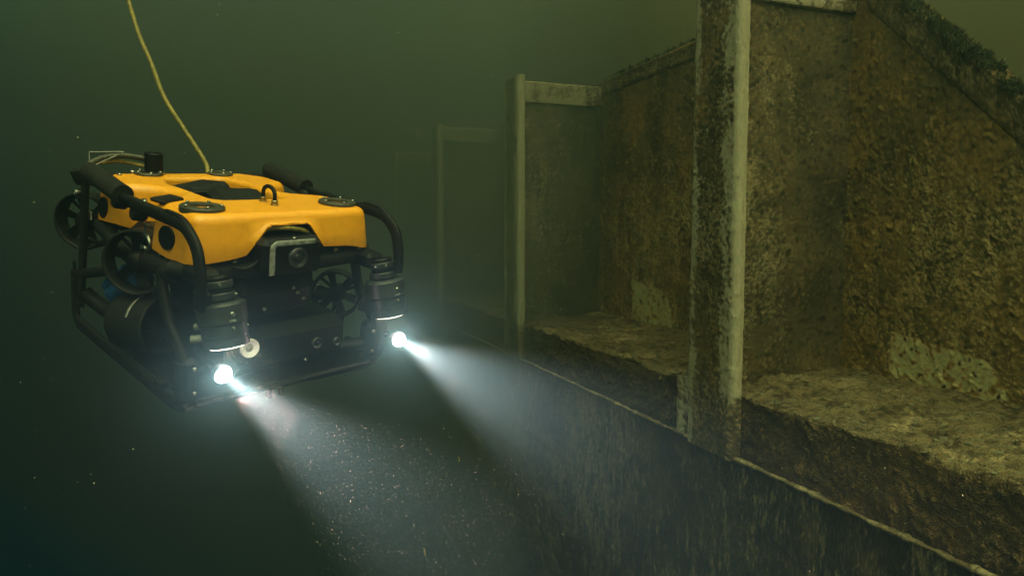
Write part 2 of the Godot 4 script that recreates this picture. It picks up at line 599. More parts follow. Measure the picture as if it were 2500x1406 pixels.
func ledge_and_face() -> void:
	# ledge: silted top, rounded edge, dark front
	var ss_ := runs(0.4, 17.4, 0.0030, 0.008)
	var prof := []
	for x in steps(3.49, 2.55, 0.010):
		prof.append(Vector2(x, -0.855 - 0.03 * ss(3.0, 2.5, x)))
	for a in range(1, 6):
		var w := PI / 2 * a / 6
		prof.append(Vector2(2.55 - sin(w) * 0.03, -0.915 + cos(w) * 0.03))
	for y in steps(-0.915, -1.26, 0.010):
		prof.append(Vector2(2.52, y))
	var base := PackedVector3Array()
	for q: Vector2 in prof:
		for s in ss_:
			var p := Vector3(q.x, q.y, -s)
			if q.y > -0.905:
				p.y += 0.022 * n_mid.get_noise_2d(s * 3.0, q.x * 5.0) + 0.03 * ss(3.2, 3.47, q.x)
			else:
				p.x += 0.012 * n_mid.get_noise_2d(s * 2.0, q.y * 4.0)
			base.append(p)
	var tint := func(p: Vector3, nn: Vector3, r: float) -> Color:
		var up := ss(0.35, 0.85, nn.y)
		var silt := Color(0.27, 0.235, 0.135).lerp(Color(0.085, 0.075, 0.045), ss(-0.15, 0.4, n_fine.get_noise_3dv(p * 16.0) * 0.7 + n_mid.get_noise_3dv(p * 4.0) * 0.5 + n_fine.get_noise_3dv(p * 60.0) * 0.3))
		silt = silt.lerp(Color(0.56, 0.49, 0.31), 0.8 * ss(0.18, 0.55, n_mid.get_noise_3dv(p * 2.2 + Vector3(1, 9, 2)) + n_fine.get_noise_3dv(p * 30.0) * 0.4))
		var front := crust(p, r, -0.15).lerp(Color(0.085, 0.068, 0.036), 0.5)
		var c := front.lerp(silt, up)
		return Color(c.r * 1.15, c.g * 1.05, c.b * 0.98)
	skin("ledge", wall, base, ss_.size(), prof.size(), false, func(p: Vector3) -> Vector3: return Vector3(-0.6, 1, 0), tint, 0.016, M.silt)
	# the lower face, standing slightly proud, with pale vertical runs
	var low := runs(0.6, 17.4, 0.0035, 0.009)
	var ys := steps(-1.235, -4.2, 0.014)
	base = PackedVector3Array()
	for y in ys:
		for s in low:
			base.append(Vector3(2.475 + 0.012 * n_mid.get_noise_2d(s * 1.5, y), y, -s))
	var face := func(p: Vector3, nn: Vector3, r: float) -> Color:
		var c := Color(0.075, 0.064, 0.036).lerp(Color(0.22, 0.165, 0.08), ss(-0.2, 0.5, n_mid.get_noise_3dv(p * 3.0) + n_fine.get_noise_3d(p.z * 45.0, p.y * 14.0, 3.0) * 0.6))
		var f := n_fine.get_noise_3d(p.z * 42.0, p.y * 7.0, 1.0) * 0.8 + n_fine.get_noise_3d(p.z * 14.0, p.y * 2.6, 5.0) * 0.6
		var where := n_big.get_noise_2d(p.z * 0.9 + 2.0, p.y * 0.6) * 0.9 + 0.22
		where += 0.55 * exp(-pow((-p.z - 4.9) / 1.1, 2.0) - pow((p.y + 1.85) / 0.55, 2.0))  # thicker runs where the beams land: their lit patch put into the colour
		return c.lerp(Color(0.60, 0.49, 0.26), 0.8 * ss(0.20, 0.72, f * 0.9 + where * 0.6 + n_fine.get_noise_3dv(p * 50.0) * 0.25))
	skin("lower_face", wall, base, low.size(), ys.size(), false, func(p: Vector3) -> Vector3: return Vector3(-1, 0, 0), face, 0.007, M.runs)
	# the lip: an irregular crusted strip along the joint
	var seg := 7
	base = PackedVector3Array()
	var lip_s := runs(0.6, 17.4, 0.004, 0.011)
	for s in lip_s:
		var rad := 0.010 + 0.008 * n_mid.get_noise_1d(s * 9.0) + 0.010 * maxf(0.0, n_big.get_noise_1d(s * 6.0))
		for i in seg:
			var a := TAU * i / seg
			base.append(Vector3(2.472 + cos(a) * rad * 1.3, -1.232 + 0.006 * n_mid.get_noise_1d(s * 4.0 + 50.0) + sin(a) * rad, -s))
	var lipc := func(p: Vector3, nn: Vector3, r: float) -> Color:
		return Color(0.30, 0.24, 0.13).lerp(Color(0.75, 0.64, 0.38), ss(-0.1, 0.5, n_mid.get_noise_1d(p.z * 8.0) + 0.5 * n_fine.get_noise_1d(p.z * 60.0)))
	skin("joint_strip", wall, base, seg, lip_s.size(), true, func(p: Vector3) -> Vector3: return Vector3(p.x - 2.472, p.y + 1.232, 0), lipc, 0.004, M.crust)
	# a short stub on the ledge's front beside the nearest rib
	base = PackedVector3Array()
	var sy := steps(-1.225, -0.865, 0.014)
	for y in sy:
		for i in 18:
			var a := PI * i / 17.0
			base.append(Vector3(2.54 - sin(a) * 0.075, y, -3.665 + cos(a) * 0.065))
	var stubc := func(p: Vector3, nn: Vector3, r: float) -> Color: return paint(p, 0.30 + 0.35 * ss(-0.2, 0.6, nn.z))
	skin("stub", wall, base, 18, sy.size(), false, func(p: Vector3) -> Vector3: return Vector3(-1, 0, 0), stubc, 0.006, M.crust)


func scatter(called: String, label: String, category: String, mesh: Mesh, m: Material, list: Array, tints := false) -> void:
	var mm := MultiMesh.new()
	mm.transform_format = MultiMesh.TRANSFORM_3D
	mm.mesh = mesh
	mm.instance_count = list.size()
	for i in list.size():
		mm.set_instance_transform(i, list[i])
	var o := MultiMeshInstance3D.new()
	o.name = called
	o.multimesh = mm
	o.material_override = m
	add_child(o, true)
	o.set_meta("kind", "stuff")
	o.set_meta("label", label)
	o.set_meta("category", category)


func rand_basis(sc: Vector3) -> Basis:
	return Basis.from_euler(Vector3(rng.randf() * TAU, rng.randf() * TAU, rng.randf() * TAU)).scaled_local(sc)


func growth() -> void:
	var W := Transform3D(Basis(Vector3.UP, WALL_YAW), Vector3.ZERO)
	# weed along the tops: little forked tufts
	var tuft := Shape.new()
	for k in 9:
		var a := TAU * k / 9.0 + 0.5 * (k % 3)
		var reach := 0.25 + 0.35 * ((k * 4) % 9) / 9.0
		var tall := 0.6 + 0.6 * ((k * 5) % 9) / 9.0
		var tip := Vector3(cos(a) * reach, tall, sin(a) * reach)
		var midp := Vector3(cos(a) * reach * 0.35, tall * 0.6, sin(a) * reach * 0.35)
		var w := Vector3(-sin(a), 0, cos(a)) * 0.05
		tuft.quad(-w * 0.6, w * 0.6, midp + w, midp - w, Vector3.UP)
		tuft.flat(midp - w, midp + w, tip, Vector3.UP)
	var list := []
	for k in 8200:
		var bayk := 0 if k < 5600 else (1 if k < 7400 else 2)
		var s := rng.randf_range(1.7, 3.35) if bayk == 0 else (rng.randf_range(3.5, 6.6) if bayk == 1 else rng.randf_range(6.7, 13.0))
		var clump := n_mid.get_noise_1d(s * 7.0)
		if clump < rng.randf_range(-0.6, 0.1):
			continue
		var p := Vector3(rng.randf_range(3.43, 3.62), top_of(s, bayk) + 0.005, -s)
		var h := rng.randf_range(0.008, 0.026) * (1.0 + 1.4 * maxf(0.0, clump)) * (1.6 if rng.randf() < 0.06 else 1.0)
		var lean := Vector3(rng.randf_range(-0.9, 0.9), 1.0, rng.randf_range(-0.5, 1.3) if bayk == 0 else rng.randf_range(-0.4, 0.4))
		var b := along(p, lean).basis * Basis(Vector3.UP, rng.randf() * TAU)
		list.append(W * Transform3D(b.scaled_local(Vector3(h * 1.2, h, h * 1.2)), p))
	scatter("weed_fringe", "dark fringe of short weed along the top edges of the wall", "weed", tuft.mesh(), M.weed, list)
	# crumbs of silt and shell on the ledge
	var crumb := Shape.new()
	var ball := [Vector3(1, 0.1, 0), Vector3(0.2, 0.15, 1.1), Vector3(-0.9, 0.0, 0.3), Vector3(-0.2, 0.2, -1.0), Vector3(0.1, 0.75, 0.1), Vector3(0.7, 0.45, 0.6)]
	for f in [[0, 5, 4], [5, 1, 4], [1, 2, 4], [2, 3, 4], [3, 0, 4], [0, 1, 5], [0, 3, 2], [0, 2, 1]]:
		var c: Vector3 = (ball[f[0]] + ball[f[1]] + ball[f[2]]) / 3.0
		crumb.flat(ball[f[0]], ball[f[1]], ball[f[2]], c - Vector3(0, 0.25, 0))
	list = []
	for k in 9000:
		var s := 1.3 + 8.0 * pow(rng.randf(), 1.7)
		var x := rng.randf_range(2.53, 3.44)
		if n_mid.get_noise_2d(s * 4.0, x * 4.0) + 0.35 < rng.randf() * 0.8:
			continue
		var z := rng.randf_range(0.003, 0.009) + 0.014 * pow(rng.randf(), 8.0)
		var y := -0.855 - 0.03 * ss(3.0, 2.5, x) + 0.022 * n_mid.get_noise_2d(s * 3.0, x * 5.0) + 0.03 * ss(3.2, 3.47, x) + rough(Vector3(x, -0.87, -s)) * 0.012
		list.append(W * Transform3D(Basis(Vector3.UP, rng.randf() * TAU).scaled_local(Vector3(z * rng.randf_range(0.8, 1.7), z * 0.8, z)), Vector3(x, y - 0.002, -s)))
	scatter("silt_crumbs", "loose crumbs of silt and shell lying on the ledge", "silt", crumb.mesh(), M.lump, list)


# ---------------------------------------------------------------- the robot
func rounded(pts: Array, r: float) -> Array:
	var out := []
	var n := pts.size()
	for i in n:
		var a: Vector3 = pts[(i - 1 + n) % n]
		var b: Vector3 = pts[i]
		var c: Vector3 = pts[(i + 1) % n]
		var d1 := Vector2(a.x - b.x, a.z - b.z)
		var d2 := Vector2(c.x - b.x, c.z - b.z)
		if absf(d1.normalized().cross(d2.normalized())) < 0.05 or i == 0 or i == n - 1:
			out.append(b)
			continue
		var t1 := minf(r, d1.length() * 0.45) / d1.length()
		var t2 := minf(r, d2.length() * 0.45) / d2.length()
		var p := b.lerp(a, t1)
		var q := b.lerp(c, t2)
		for k in 7:
			var t := k / 6.0
			out.append(p.lerp(b, t).lerp(b.lerp(q, t), t))
	return out


func offset(path: Array, d: float) -> Array:   # path runs so that "out" lies on its left in x-z
	var out := []
	var n := path.size()
	for i in n:
		var a: Vector3 = path[maxi(i - 1, 0)]
		var b: Vector3 = path[mini(i + 1, n - 1)]
		var t := Vector2(b.x - a.x, b.z - a.z).normalized()
		if i == 0 or i == n - 1:
			t = Vector2(signf(t.x), 0.0)
		var o := Vector2(-t.y, t.x)
		out.append(path[i] + Vector3(o.x, 0, o.y) * d)
	return out


func shell() -> void:
	var sh := Shape.new()
	for side in [1.0, -1.0]:
		# half outlines run from the front to the rear: x, lower edge, z
		var o := [Vector3(0, -0.034, 0.325)]
		if side > 0.0:
			o.append_array([Vector3(0.045, -0.034, 0.325), Vector3(0.056, -0.040, 0.325), Vector3(0.108, -0.108, 0.325), Vector3(0.112, -0.112, 0.325), Vector3(0.21, -0.116, 0.325)])
		else:
			o.append_array([Vector3(0.075, -0.034, 0.325), Vector3(0.088, -0.042, 0.325), Vector3(0.150, -0.112, 0.325), Vector3(0.156, -0.118, 0.325), Vector3(0.21, -0.128, 0.325)])
		o.append_array([Vector3(0.298, -0.138, 0.312), Vector3(0.304, -0.146, 0.20), Vector3(0.304, -0.140, 0.085), Vector3(0.265, -0.160, 0.045), Vector3(0.185, -0.165, 0.0), Vector3(0.175, -0.165, -0.08),
			Vector3(0.215, -0.160, -0.155), Vector3(0.302, -0.125, -0.19), Vector3(0.302, -0.140, -0.33), Vector3(0.225, -0.140, -0.43), Vector3(0.0, -0.140, -0.43)])
		var hole := [Vector3(0, -0.07, 0.098), Vector3(0.105, -0.07, 0.098), Vector3(0.124, -0.07, 0.068), Vector3(0.126, -0.07, -0.10), Vector3(0.136, -0.07, -0.20), Vector3(0.100, -0.07, -0.31), Vector3(0, -0.07, -0.31)]
		var outer := rounded(o, 0.035)
		var inner := rounded(hole, 0.02)
		var rings := []
		for st in [[0.026, 0.0], [0.017, -0.002], [0.0085, -0.008], [0.003, -0.016], [0.0, -0.027]]:
			rings.append(lift(offset(outer, -st[0]), st[1]))
		rings.append(lower(offset(outer, 0.008), 0.5))
		rings.append(lower(offset(outer, 0.015), 1.0))
		rings.append(lower(offset(outer, 0.002), 1.0))
		rings.append(lift(offset(outer, -0.020), -0.020))
		walls(sh, rings, side, -1.0)
		var ring2 := []
		for st in [[0.016, 0.0], [0.009, -0.002], [0.003, -0.007], [0.0, -0.016]]:
			ring2.append(lift(offset(inner, st[0]), st[1]))
		ring2.append(lower(inner, 1.0))
		walls(sh, ring2, side, 1.0)
		# the top
		var poly := PackedVector2Array()
		var top := []
		for p: Vector3 in rings[0]:
			top.append(p)
		var back := ring2[0].duplicate() as Array
		back.reverse()
		top.append_array(back)
		for p: Vector3 in top:
			poly.append(Vector2(p.x, p.z))
		var idx := Geometry2D.triangulate_polygon(poly)
		for k in range(0, idx.size(), 3):
			var q := []
			for m in 3:
				var p: Vector3 = top[idx[k + m]]
				q.append(Vector3(p.x * side, 0.0, p.z))
			sh.tri(q[0], q[1], q[2], Vector3.UP, Vector3.UP, Vector3.UP)
	put("float_shell", sh, M.yellow, rov).set_meta("label", "glossy orange-yellow float shell with notched sides and a central opening")


func lift(path: Array, y: float) -> Array:
	var out := []
	for p: Vector3 in path:
		out.append(Vector3(p.x, y, p.z))
	return out


func lower(path: Array, share: float) -> Array:
	var out := []
	for p: Vector3 in path:
		out.append(Vector3(p.x, lerpf(-0.027, p.y, share), p.z))
	return out


func walls(sh: Shape, rings: Array, side: float, sign_: float) -> void:
	var nu: int = rings[0].size()
	var nv := rings.size()
	var flatp := PackedVector3Array()
	for r: Array in rings:
		for p: Vector3 in r:
			flatp.append(Vector3(p.x * side, p.y, p.z))
	var nor := grid_normals(flatp, nu, nv, false)
	# outward: compare with the move from the first ring to the middle one (outwards and down)
	for j in nv - 1:
		for i in nu - 1:
			var a := j * nu + i
			var b := a + 1
			var c := a + nu + 1
			var d := a + nu
			var s := side * sign_
			sh.tri(flatp[a], flatp[b], flatp[c], nor[a] * s, nor[b] * s, nor[c] * s)
			sh.tri(flatp[a], flatp[c], flatp[d], nor[a] * s, nor[c] * s, nor[d] * s)


func bolt(parent: Node3D, p: Vector3, up: Vector3, r := 0.006, m: Material = null) -> void:
	var sh := Shape.new()
	sh.lathe(along(p, up), [Vector2(r, -0.002), Vector2(r, r * 0.7), Vector2(r * 0.75, r), Vector2(r * 0.45, r), Vector2(r * 0.4, r * 0.6), Vector2(0, r * 0.6)], 10)
	put("bolt", sh, m if m else M.steel, parent)


func thruster(p: Vector3, axis: Vector3, r: float, long := 0.075) -> Node3D:
	var t := along(p, axis)
	var sh := Shape.new()
	sh.lathe(t, [Vector2(r * 0.90, -long / 2), Vector2(r * 0.98, -long / 2 - 0.003), Vector2(r, -long / 2 + 0.006), Vector2(r, long / 2 - 0.008), Vector2(r * 0.98, long / 2), Vector2(r * 0.93, long / 2 + 0.002), Vector2(r * 0.88, long / 2 - 0.006), Vector2(r * 0.86, 0.0), Vector2(r * 0.90, -long / 2)], 40, true)
	var duct := put("thruster", sh, M.rubber, rov)
	var hub := Shape.new().lathe(t, [Vector2(0, long * 0.5), Vector2(r * 0.16, long * 0.48), Vector2(r * 0.30, long * 0.34), Vector2(r * 0.36, long * 0.1), Vector2(r * 0.36, -long * 0.7), Vector2(r * 0.22, -long * 1.3), Vector2(0, -long * 1.35)], 20, true)
	put("hub", hub, M.black, duct)
	for k in 6:
		var a := TAU * k / 6.0 + 0.3
		var bl := Shape.new()
		var b := t.basis * Basis(Vector3.UP, a)
		var pts0 := []
		for w in [[0.32, 0.55], [0.55, 0.42], [0.82, 0.30]]:
			var tilt: float = w[1]
			var cx: float = r * w[0]
			var half: float = r * (0.12 + 0.06 * w[0])
			pts0.append([t.origin + b * Vector3(cx, sin(tilt) * half, cos(tilt) * half), t.origin + b * Vector3(cx, -sin(tilt) * half, -cos(tilt) * half)])
		var th := t.basis.y.normalized() * 0.0025
		for k2 in 2:
			for s in [1.0, -1.0]:
				bl.quad(pts0[k2][0] + th * s, pts0[k2][1] + th * s, pts0[k2 + 1][1] + th * s, pts0[k2 + 1][0] + th * s, th * s)
			bl.quad(pts0[k2][0] + th, pts0[k2][0] - th, pts0[k2 + 1][0] - th, pts0[k2 + 1][0] + th, b * Vector3(0, 0, 1))
			bl.quad(pts0[k2][1] + th, pts0[k2][1] - th, pts0[k2 + 1][1] - th, pts0[k2 + 1][1] + th, b * Vector3(0, 0, -1))
		put("blade", bl, M.black, duct)
	for k in 3:
		var a := TAU * k / 3.0 + 0.9
		var b := t.basis * Basis(Vector3.UP, a)
		put("strut", Shape.new().tube([t.origin + b * Vector3(r * 0.2, -long * 0.55, 0), t.origin + b * Vector3(r * 0.93, -long * 0.42, 0)], 0.006, 0.004, 8), M.black, duct)
	return duct


func flood_lamp(p: Vector3, axis: Vector3, label: String) -> void:
	var t := along(p, axis, Vector3(0, 0, 1)).scaled_local(Vector3.ONE * 1.1)      # y runs down the lamp, towards its mouth
	var body := put("flood_lamp", Shape.new().lathe(t, [Vector2(0, 0.052), Vector2(0.050, 0.052), Vector2(0.057, 0.056), Vector2(0.0615, 0.060), Vector2(0.0615, 0.104), Vector2(0.0595, 0.107), Vector2(0.0565, 0.109), Vector2(0.0565, 0.134), Vector2(0.0575, 0.1345), Vector2(0.0575, 0.1375), Vector2(0.0562, 0.138), Vector2(0.0562, 0.146), Vector2(0.0575, 0.147), Vector2(0.0565, 0.166), Vector2(0.0525, 0.166), Vector2(0.051, 0.155), Vector2(0.0, 0.155)], 40), M.anodized, rov)
	body.set_meta("label", label)
	put("neck", Shape.new().lathe(t, [Vector2(0, -0.012), Vector2(0.030, -0.012), Vector2(0.033, -0.008), Vector2(0.033, 0.055), Vector2(0, 0.055)], 28), M.black, body)
	for y in [0.0, 0.030]:
		var rr := 0.038 if y == 0.0 else 0.041
		put("collar", Shape.new().lathe(t, [Vector2(rr - 0.006, y), Vector2(rr - 0.002, y), Vector2(rr, y + 0.002), Vector2(rr, y + 0.016), Vector2(rr - 0.002, y + 0.018), Vector2(rr - 0.006, y + 0.018)], 32), M.anodized, body)
	for spec in [[0.3, 0.009, 0.038, 0.0045], [-0.9, 0.039, 0.041, 0.004], [1.15, 0.009, 0.038, 0.0035], [0.05, 0.082, 0.0615, 0.007], [0.05, 0.118, 0.0565, 0.005], [-1.2, 0.125, 0.0565, 0.004]]:
		var rad: Vector3 = t.basis * Vector3(sin(spec[0]), 0, cos(spec[0]))
		bolt(body, t.origin + t.basis.y * spec[1] + rad * spec[2], rad, spec[3])
	var rad2: Vector3 = t.basis * Vector3(sin(0.07), 0, cos(0.07))
	put("rating_plate", Shape.new().box(along(t.origin + t.basis.y * 0.0985 + rad2 * 0.0618, t.basis.y, rad2), Vector3(0.020, 0.006, 0.0012), 0.0004), M.grey, body)
	put("lamp_glass", Shape.new().lathe(t, [Vector2(0.0515, 0.1585), Vector2(0.0515, 0.1665), Vector2(0.047, 0.1695), Vector2(0.0, 0.170)], 32), M.flood, body)
	var l := SpotLight3D.new()
	l.name = "flood_light"
	l.position = t.origin + t.basis.y * 0.190
	l.basis = Basis.looking_at(t.basis.y, Vector3(0, 0, 1))
	l.light_color = Color(1.0, 0.94, 0.84)
	l.light_energy = FLOOD
	l.light_size = 0.03
	l.spot_angle = 34.0
	l.spot_angle_attenuation = 0.9
	l.spot_range = 12.0
	l.spot_attenuation = 2.0
	l.shadow_enabled = true
	rov.add_child(l, true)


const FLOOD := 0.5
const HALO := 0.018
const BEAM := 14.5


func beam_lamp(p: Vector3, axis: Vector3, label: String) -> void:
	var t := along(p, axis, Vector3.UP)
	var body := put("beam_lamp", Shape.new().lathe(t, [Vector2(0, -0.034), Vector2(0.012, -0.034), Vector2(0.020, -0.026), Vector2(0.026, -0.012), Vector2(0.0275, -0.004), Vector2(0.0275, 0.0), Vector2(0.027, 0.001), Vector2(0.0, -0.002)], 28), M.black, rov)
	body.set_meta("label", label)
	var pr := []
	for k in 9:
		var a := PI / 2 * k / 8.0
		pr.append(Vector2(0.0255 * cos(a), 0.001 + 0.022 * sin(a)))
	put("lamp_dome", Shape.new().lathe(t, pr, 28, true), M.glow, body)
	var l := SpotLight3D.new()
	l.name = "beam_light"
	l.position = t.origin + t.basis.y * 0.012
	l.basis = Basis.looking_at(t.basis.y, Vector3.UP)
	l.light_color = lin(1.0, 0.61, 0.64)
	l.light_energy = BEAM
	l.light_size = 0.012
	l.spot_angle = 17.0
	l.spot_angle_attenuation = 1.0
	l.spot_range = 15.0
	l.spot_attenuation = 2.0
	l.shadow_enabled = true
	rov.add_child(l, true)
	var halo := OmniLight3D.new()       # what the dome gives off to all sides
	halo.name = "dome_light"
	halo.position = t.origin + t.basis.y * 0.012
	halo.light_color = lin(1.0, 0.61, 0.64)
	halo.light_energy = HALO
	halo.light_size = 0.012
	halo.omni_range = 12.0
	halo.omni_attenuation = 2.0
	halo.shadow_enabled = true
	rov.add_child(halo, true)


func port_plate(p: Vector3, r: float) -> void:
	var sh := Shape.new()
	var pr := [Vector2(r, -0.012), Vector2(r, 0.008), Vector2(r - 0.003, 0.011), Vector2(r * 0.62, 0.012), Vector2(r * 0.55, 0.010), Vector2(r * 0.52, -0.01), Vector2(0, -0.012)]
	sh.lathe(at(p), pr, 32)
	var o := put("port_plate", sh, M.hose, rov)
	put("port_grille", Shape.new().box(at(p + Vector3(0, 0.0, 0)), Vector3(r * 1.0, 0.008, 0.010), 0.002), M.black, o)
	for k in 5:
		var a := TAU * k / 5.0 + 0.5
		bolt(o, p + Vector3(cos(a) * r * 0.82, 0.012, sin(a) * r * 0.82), Vector3.UP, 0.005)


func build_robot() -> void:
	rov = thing("underwater_robot", "yellow and black tethered inspection robot hovering with two bright lamps lit", "underwater robot", ROV_AT)
	rov.basis = Basis(Vector3(0.6481, 0.0665, -0.7586), Vector3(0.1235, 0.9738, 0.1908), Vector3(0.7515, -0.2173, 0.6229)).orthonormalized()
	shell()
	for s in [-1.0, 1.0]:
		port_plate(Vector3(s * 0.232, 0.0, 0.228), 0.062)
		port_plate(Vector3(s * 0.13, -0.002, -0.37), 0.045)
	# round grilles let into the shell's left side
	for d in [[Vector3(-0.3155, -0.088, 0.185), 0.045, 0.034], [Vector3(-0.314, -0.090, -0.275), 0.032, 0.034]]:
		var sh := Shape.new()
		var t := along(d[0], Vector3(-1, 0.10, 0), Vector3(0, 0, 1))
		sh.lathe(Transform3D(t.basis.scaled_local(Vector3(d[2], 1, d[1])), t.origin), [Vector2(1.0, -0.01), Vector2(1.0, 0.003), Vector2(0.92, 0.004), Vector2(0.86, 0.001), Vector2(0, 0.002)], 32)
		put("side_port", sh, M.black, rov)
	# what shows through the central opening
	put("buoyancy_block", Shape.new().box(at(Vector3(0, -0.075, -0.10)), Vector3(0.26, 0.09, 0.41), 0.02), M.black, rov)
	put("cover_slab", Shape.new().box(Transform3D(Basis.from_euler(Vector3(-0.10, 0.25, 0.12)), Vector3(-0.035, -0.030, -0.20)), Vector3(0.17, 0.055, 0.15), 0.018), M.rubber, rov)
	put("cover_slab", Shape.new().box(Transform3D(Basis.from_euler(Vector3(0.16, -0.15, -0.06)), Vector3(0.025, -0.035, -0.03)), Vector3(0.19, 0.06, 0.15), 0.022), M.rubber, rov)
	put("cover_strap", Shape.new().box(Transform3D(Basis.from_euler(Vector3(0.0, 0.05, 0.0)), Vector3(0.0, -0.022, -0.112)), Vector3(0.24, 0.03, 0.028), 0.006), M.black, rov)
	# lifting shackle
	var arch := []
	for k in 13:
		var a := PI * k / 12.0
		arch.append(Vector3(0.008, 0.030 + 0.024 * sin(a), 0.178 - 0.034 * cos(a)))
	arch.push_front(Vector3(0.008, -0.005, 0.144))
	arch.push_back(Vector3(0.008, -0.005, 0.212))
	var sk := put("lifting_shackle", Shape.new().tube(arch, 0.0065, -1, 10, Vector3.RIGHT), M.black, rov)
	for z in [0.144, 0.212]:
		put("shackle_nut", Shape.new().lathe(at(Vector3(0.008, 0, z)), [Vector2(0.013, -0.002), Vector2(0.013, 0.002), Vector2(0.0105, 0.003), Vector2(0.0105, 0.014), Vector2(0.009, 0.016), Vector2(0.006, 0.016)], 12), M.brass, sk)
	# rear mast, hoses and wire
	var mast := put("mast", Shape.new().lathe(at(Vector3(-0.102, 0, -0.395)), [Vector2(0.036, -0.004), Vector2(0.036, 0.003), Vector2(0.030, 0.005), Vector2(0.030, 0.070), Vector2(0.027, 0.074), Vector2(0.022, 0.074), Vector2(0.020, 0.066), Vector2(0, 0.066)], 28), M.black, rov)
	put("mast_ring", Shape.new().lathe(at(Vector3(-0.102, 0, -0.395)), [Vector2(0.033, 0.003), Vector2(0.036, 0.0035), Vector2(0.036, 0.006), Vector2(0.030, 0.0065)], 28), M.steel, mast)
	put("hose", Shape.new().tube(smooth([Vector3(-0.105, 0.045, -0.42), Vector3(-0.18, 0.055, -0.44), Vector3(-0.255, 0.045, -0.44), Vector3(-0.31, 0.015, -0.43), Vector3(-0.325, -0.02, -0.42)]), 0.010), M.hose, rov)
	put("hose", Shape.new().tube(smooth([Vector3(-0.11, 0.02, -0.41), Vector3(-0.15, 0.028, -0.44), Vector3(-0.20, 0.035, -0.45), Vector3(-0.26, 0.03, -0.44)]), 0.007), M.cable, rov)
	put("wire_guard", Shape.new().tube([Vector3(-0.30, 0.03, -0.42), Vector3(-0.30, 0.068, -0.42), Vector3(-0.19, 0.072, -0.42), Vector3(-0.23, 0.058, -0.40), Vector3(-0.30, 0.03, -0.38)], 0.002), M.grey, rov)
	bolt(rov, Vector3(-0.17, 0.0, -0.405), Vector3.UP, 0.010)
	bolt(rov, Vector3(-0.23, 0.0, -0.36), Vector3.UP, 0.007)
	# crash frame: a bar each side along the shell, down the front
	for s in [-1.0, 1.0]:
		var x: float = 0.338 * s
		var lab := "left" if s < 0.0 else "right"
		var bar := [Vector3(x, -0.018, 0.0), Vector3(x, -0.018, 0.10), Vector3(x, -0.016, 0.24), Vector3(x, -0.017, 0.325), Vector3(x, -0.031, 0.372), Vector3(x, -0.064, 0.412), Vector3(x, -0.109, 0.431), Vector3(x, -0.155, 0.440), Vector3(x, -0.195, 0.440)]
		var o := put("bumper_bar", Shape.new().tube(smooth(bar, 5), 0.012, 0.0185, 14, Vector3(s, 0, 0), 0.7), M.rubber, rov)
		put("wear_strip", Shape.new().tube(smooth(bar.slice(2).map(func(p: Vector3) -> Vector3: return p + Vector3(0, 0.0185, 0) * (1.0 if p.z < 0.36 else 0.4) + Vector3(0, 0, 0.015 if p.z > 0.36 else 0.0)), 5), 0.0085, 0.005, 8, Vector3(s, 0, 0)), M.black, o)
		var zb := -0.05 if s < 0.0 else -0.115
		put("bar_neck", Shape.new().tube([Vector3(x, -0.012, zb - 0.01), Vector3(x, -0.018, 0.02)], 0.014), M.black, o)
		var grip := Shape.new()
		grip.tube([Vector3(x, 0.020, zb - 0.262), Vector3(x, 0.019, zb - 0.25), Vector3(x, 0.012, zb - 0.17), Vector3(x, -0.002, zb - 0.06), Vector3(x, -0.008, zb)], 0.031, -1, 22)
		put("foam_grip", grip, M.foam, rov)
		for k in 2:
			put("clamp", Shape.new().lathe(along(Vector3(x - s * 0.012, -0.036 - 0.010 * k, -0.10 + 0.135 * k), Vector3(-s, -0.2, 0)), [Vector2(0, -0.022), Vector2(0.020, -0.022), Vector2(0.025, -0.016), Vector2(0.025, 0.012), Vector2(0.020, 0.018), Vector2(0, 0.018)], 18), M.rubber, rov)
		# rear upright, skid and front strut
		put("rear_post", Shape.new().tube([Vector3(x, -0.005, -0.350), Vector3(x, -0.20, -0.385), Vector3(x, -0.40, -0.425), Vector3(x, -0.47, -0.44)], 0.009, 0.020, 10, Vector3(s, 0, 0), 0.5), M.rubber, rov)
		put("skid_rail", Shape.new().tube(smooth([Vector3(x, -0.355, -0.482), Vector3(x, -0.49, -0.490), Vector3(x, -0.535, -0.475), Vector3(x, -0.545, -0.42), Vector3(x, -0.553, -0.1), Vector3(x, -0.558, 0.24), Vector3(x, -0.555, 0.32), Vector3(x, -0.535, 0.345)], 4), 0.009, 0.021, 10, Vector3(s, 0, 0), 0.5), M.rubber, rov)
		put("side_brace", Shape.new().tube([Vector3(x, -0.36, -0.45), Vector3(x, -0.275, -0.17)], 0.010, 0.018, 8, Vector3(s, 0, 0)), M.rubber, rov)
		put("front_strut", Shape.new().tube(smooth([Vector3(x, -0.165, 0.19), Vector3(x, -0.24, 0.215), Vector3(x, -0.32, 0.25), Vector3(x, -0.375, 0.31), Vector3(x, -0.43, 0.335), Vector3(x, -0.545, 0.315)], 5), 0.012, 0.019, 12, Vector3(s, 0, 0), 0.7), M.rubber, rov)
		put("rail_foot", Shape.new().box(at(Vector3(x + s * 0.004, -0.528, 0.20)), Vector3(0.028, 0.036, 0.045), 0.008), M.rubber, rov)
		var bk := put("rail_bracket", Shape.new().box(at(Vector3(x - s * 0.012, -0.47, 0.33)), Vector3(0.055, 0.14, 0.06), 0.016), M.black, rov)
		for yy in [-0.43, -0.505]:
			bolt(bk, Vector3(x - s * 0.02, yy, 0.362), Vector3(0, 0, 1), 0.006)
		put("peg", Shape.new().lathe(at(Vector3(x, -0.352, -0.487)), [Vector2(0.006, -0.02), Vector2(0.006, 0.03), Vector2(0.004, 0.034), Vector2(0, 0.034)], 8), M.rubber, rov)
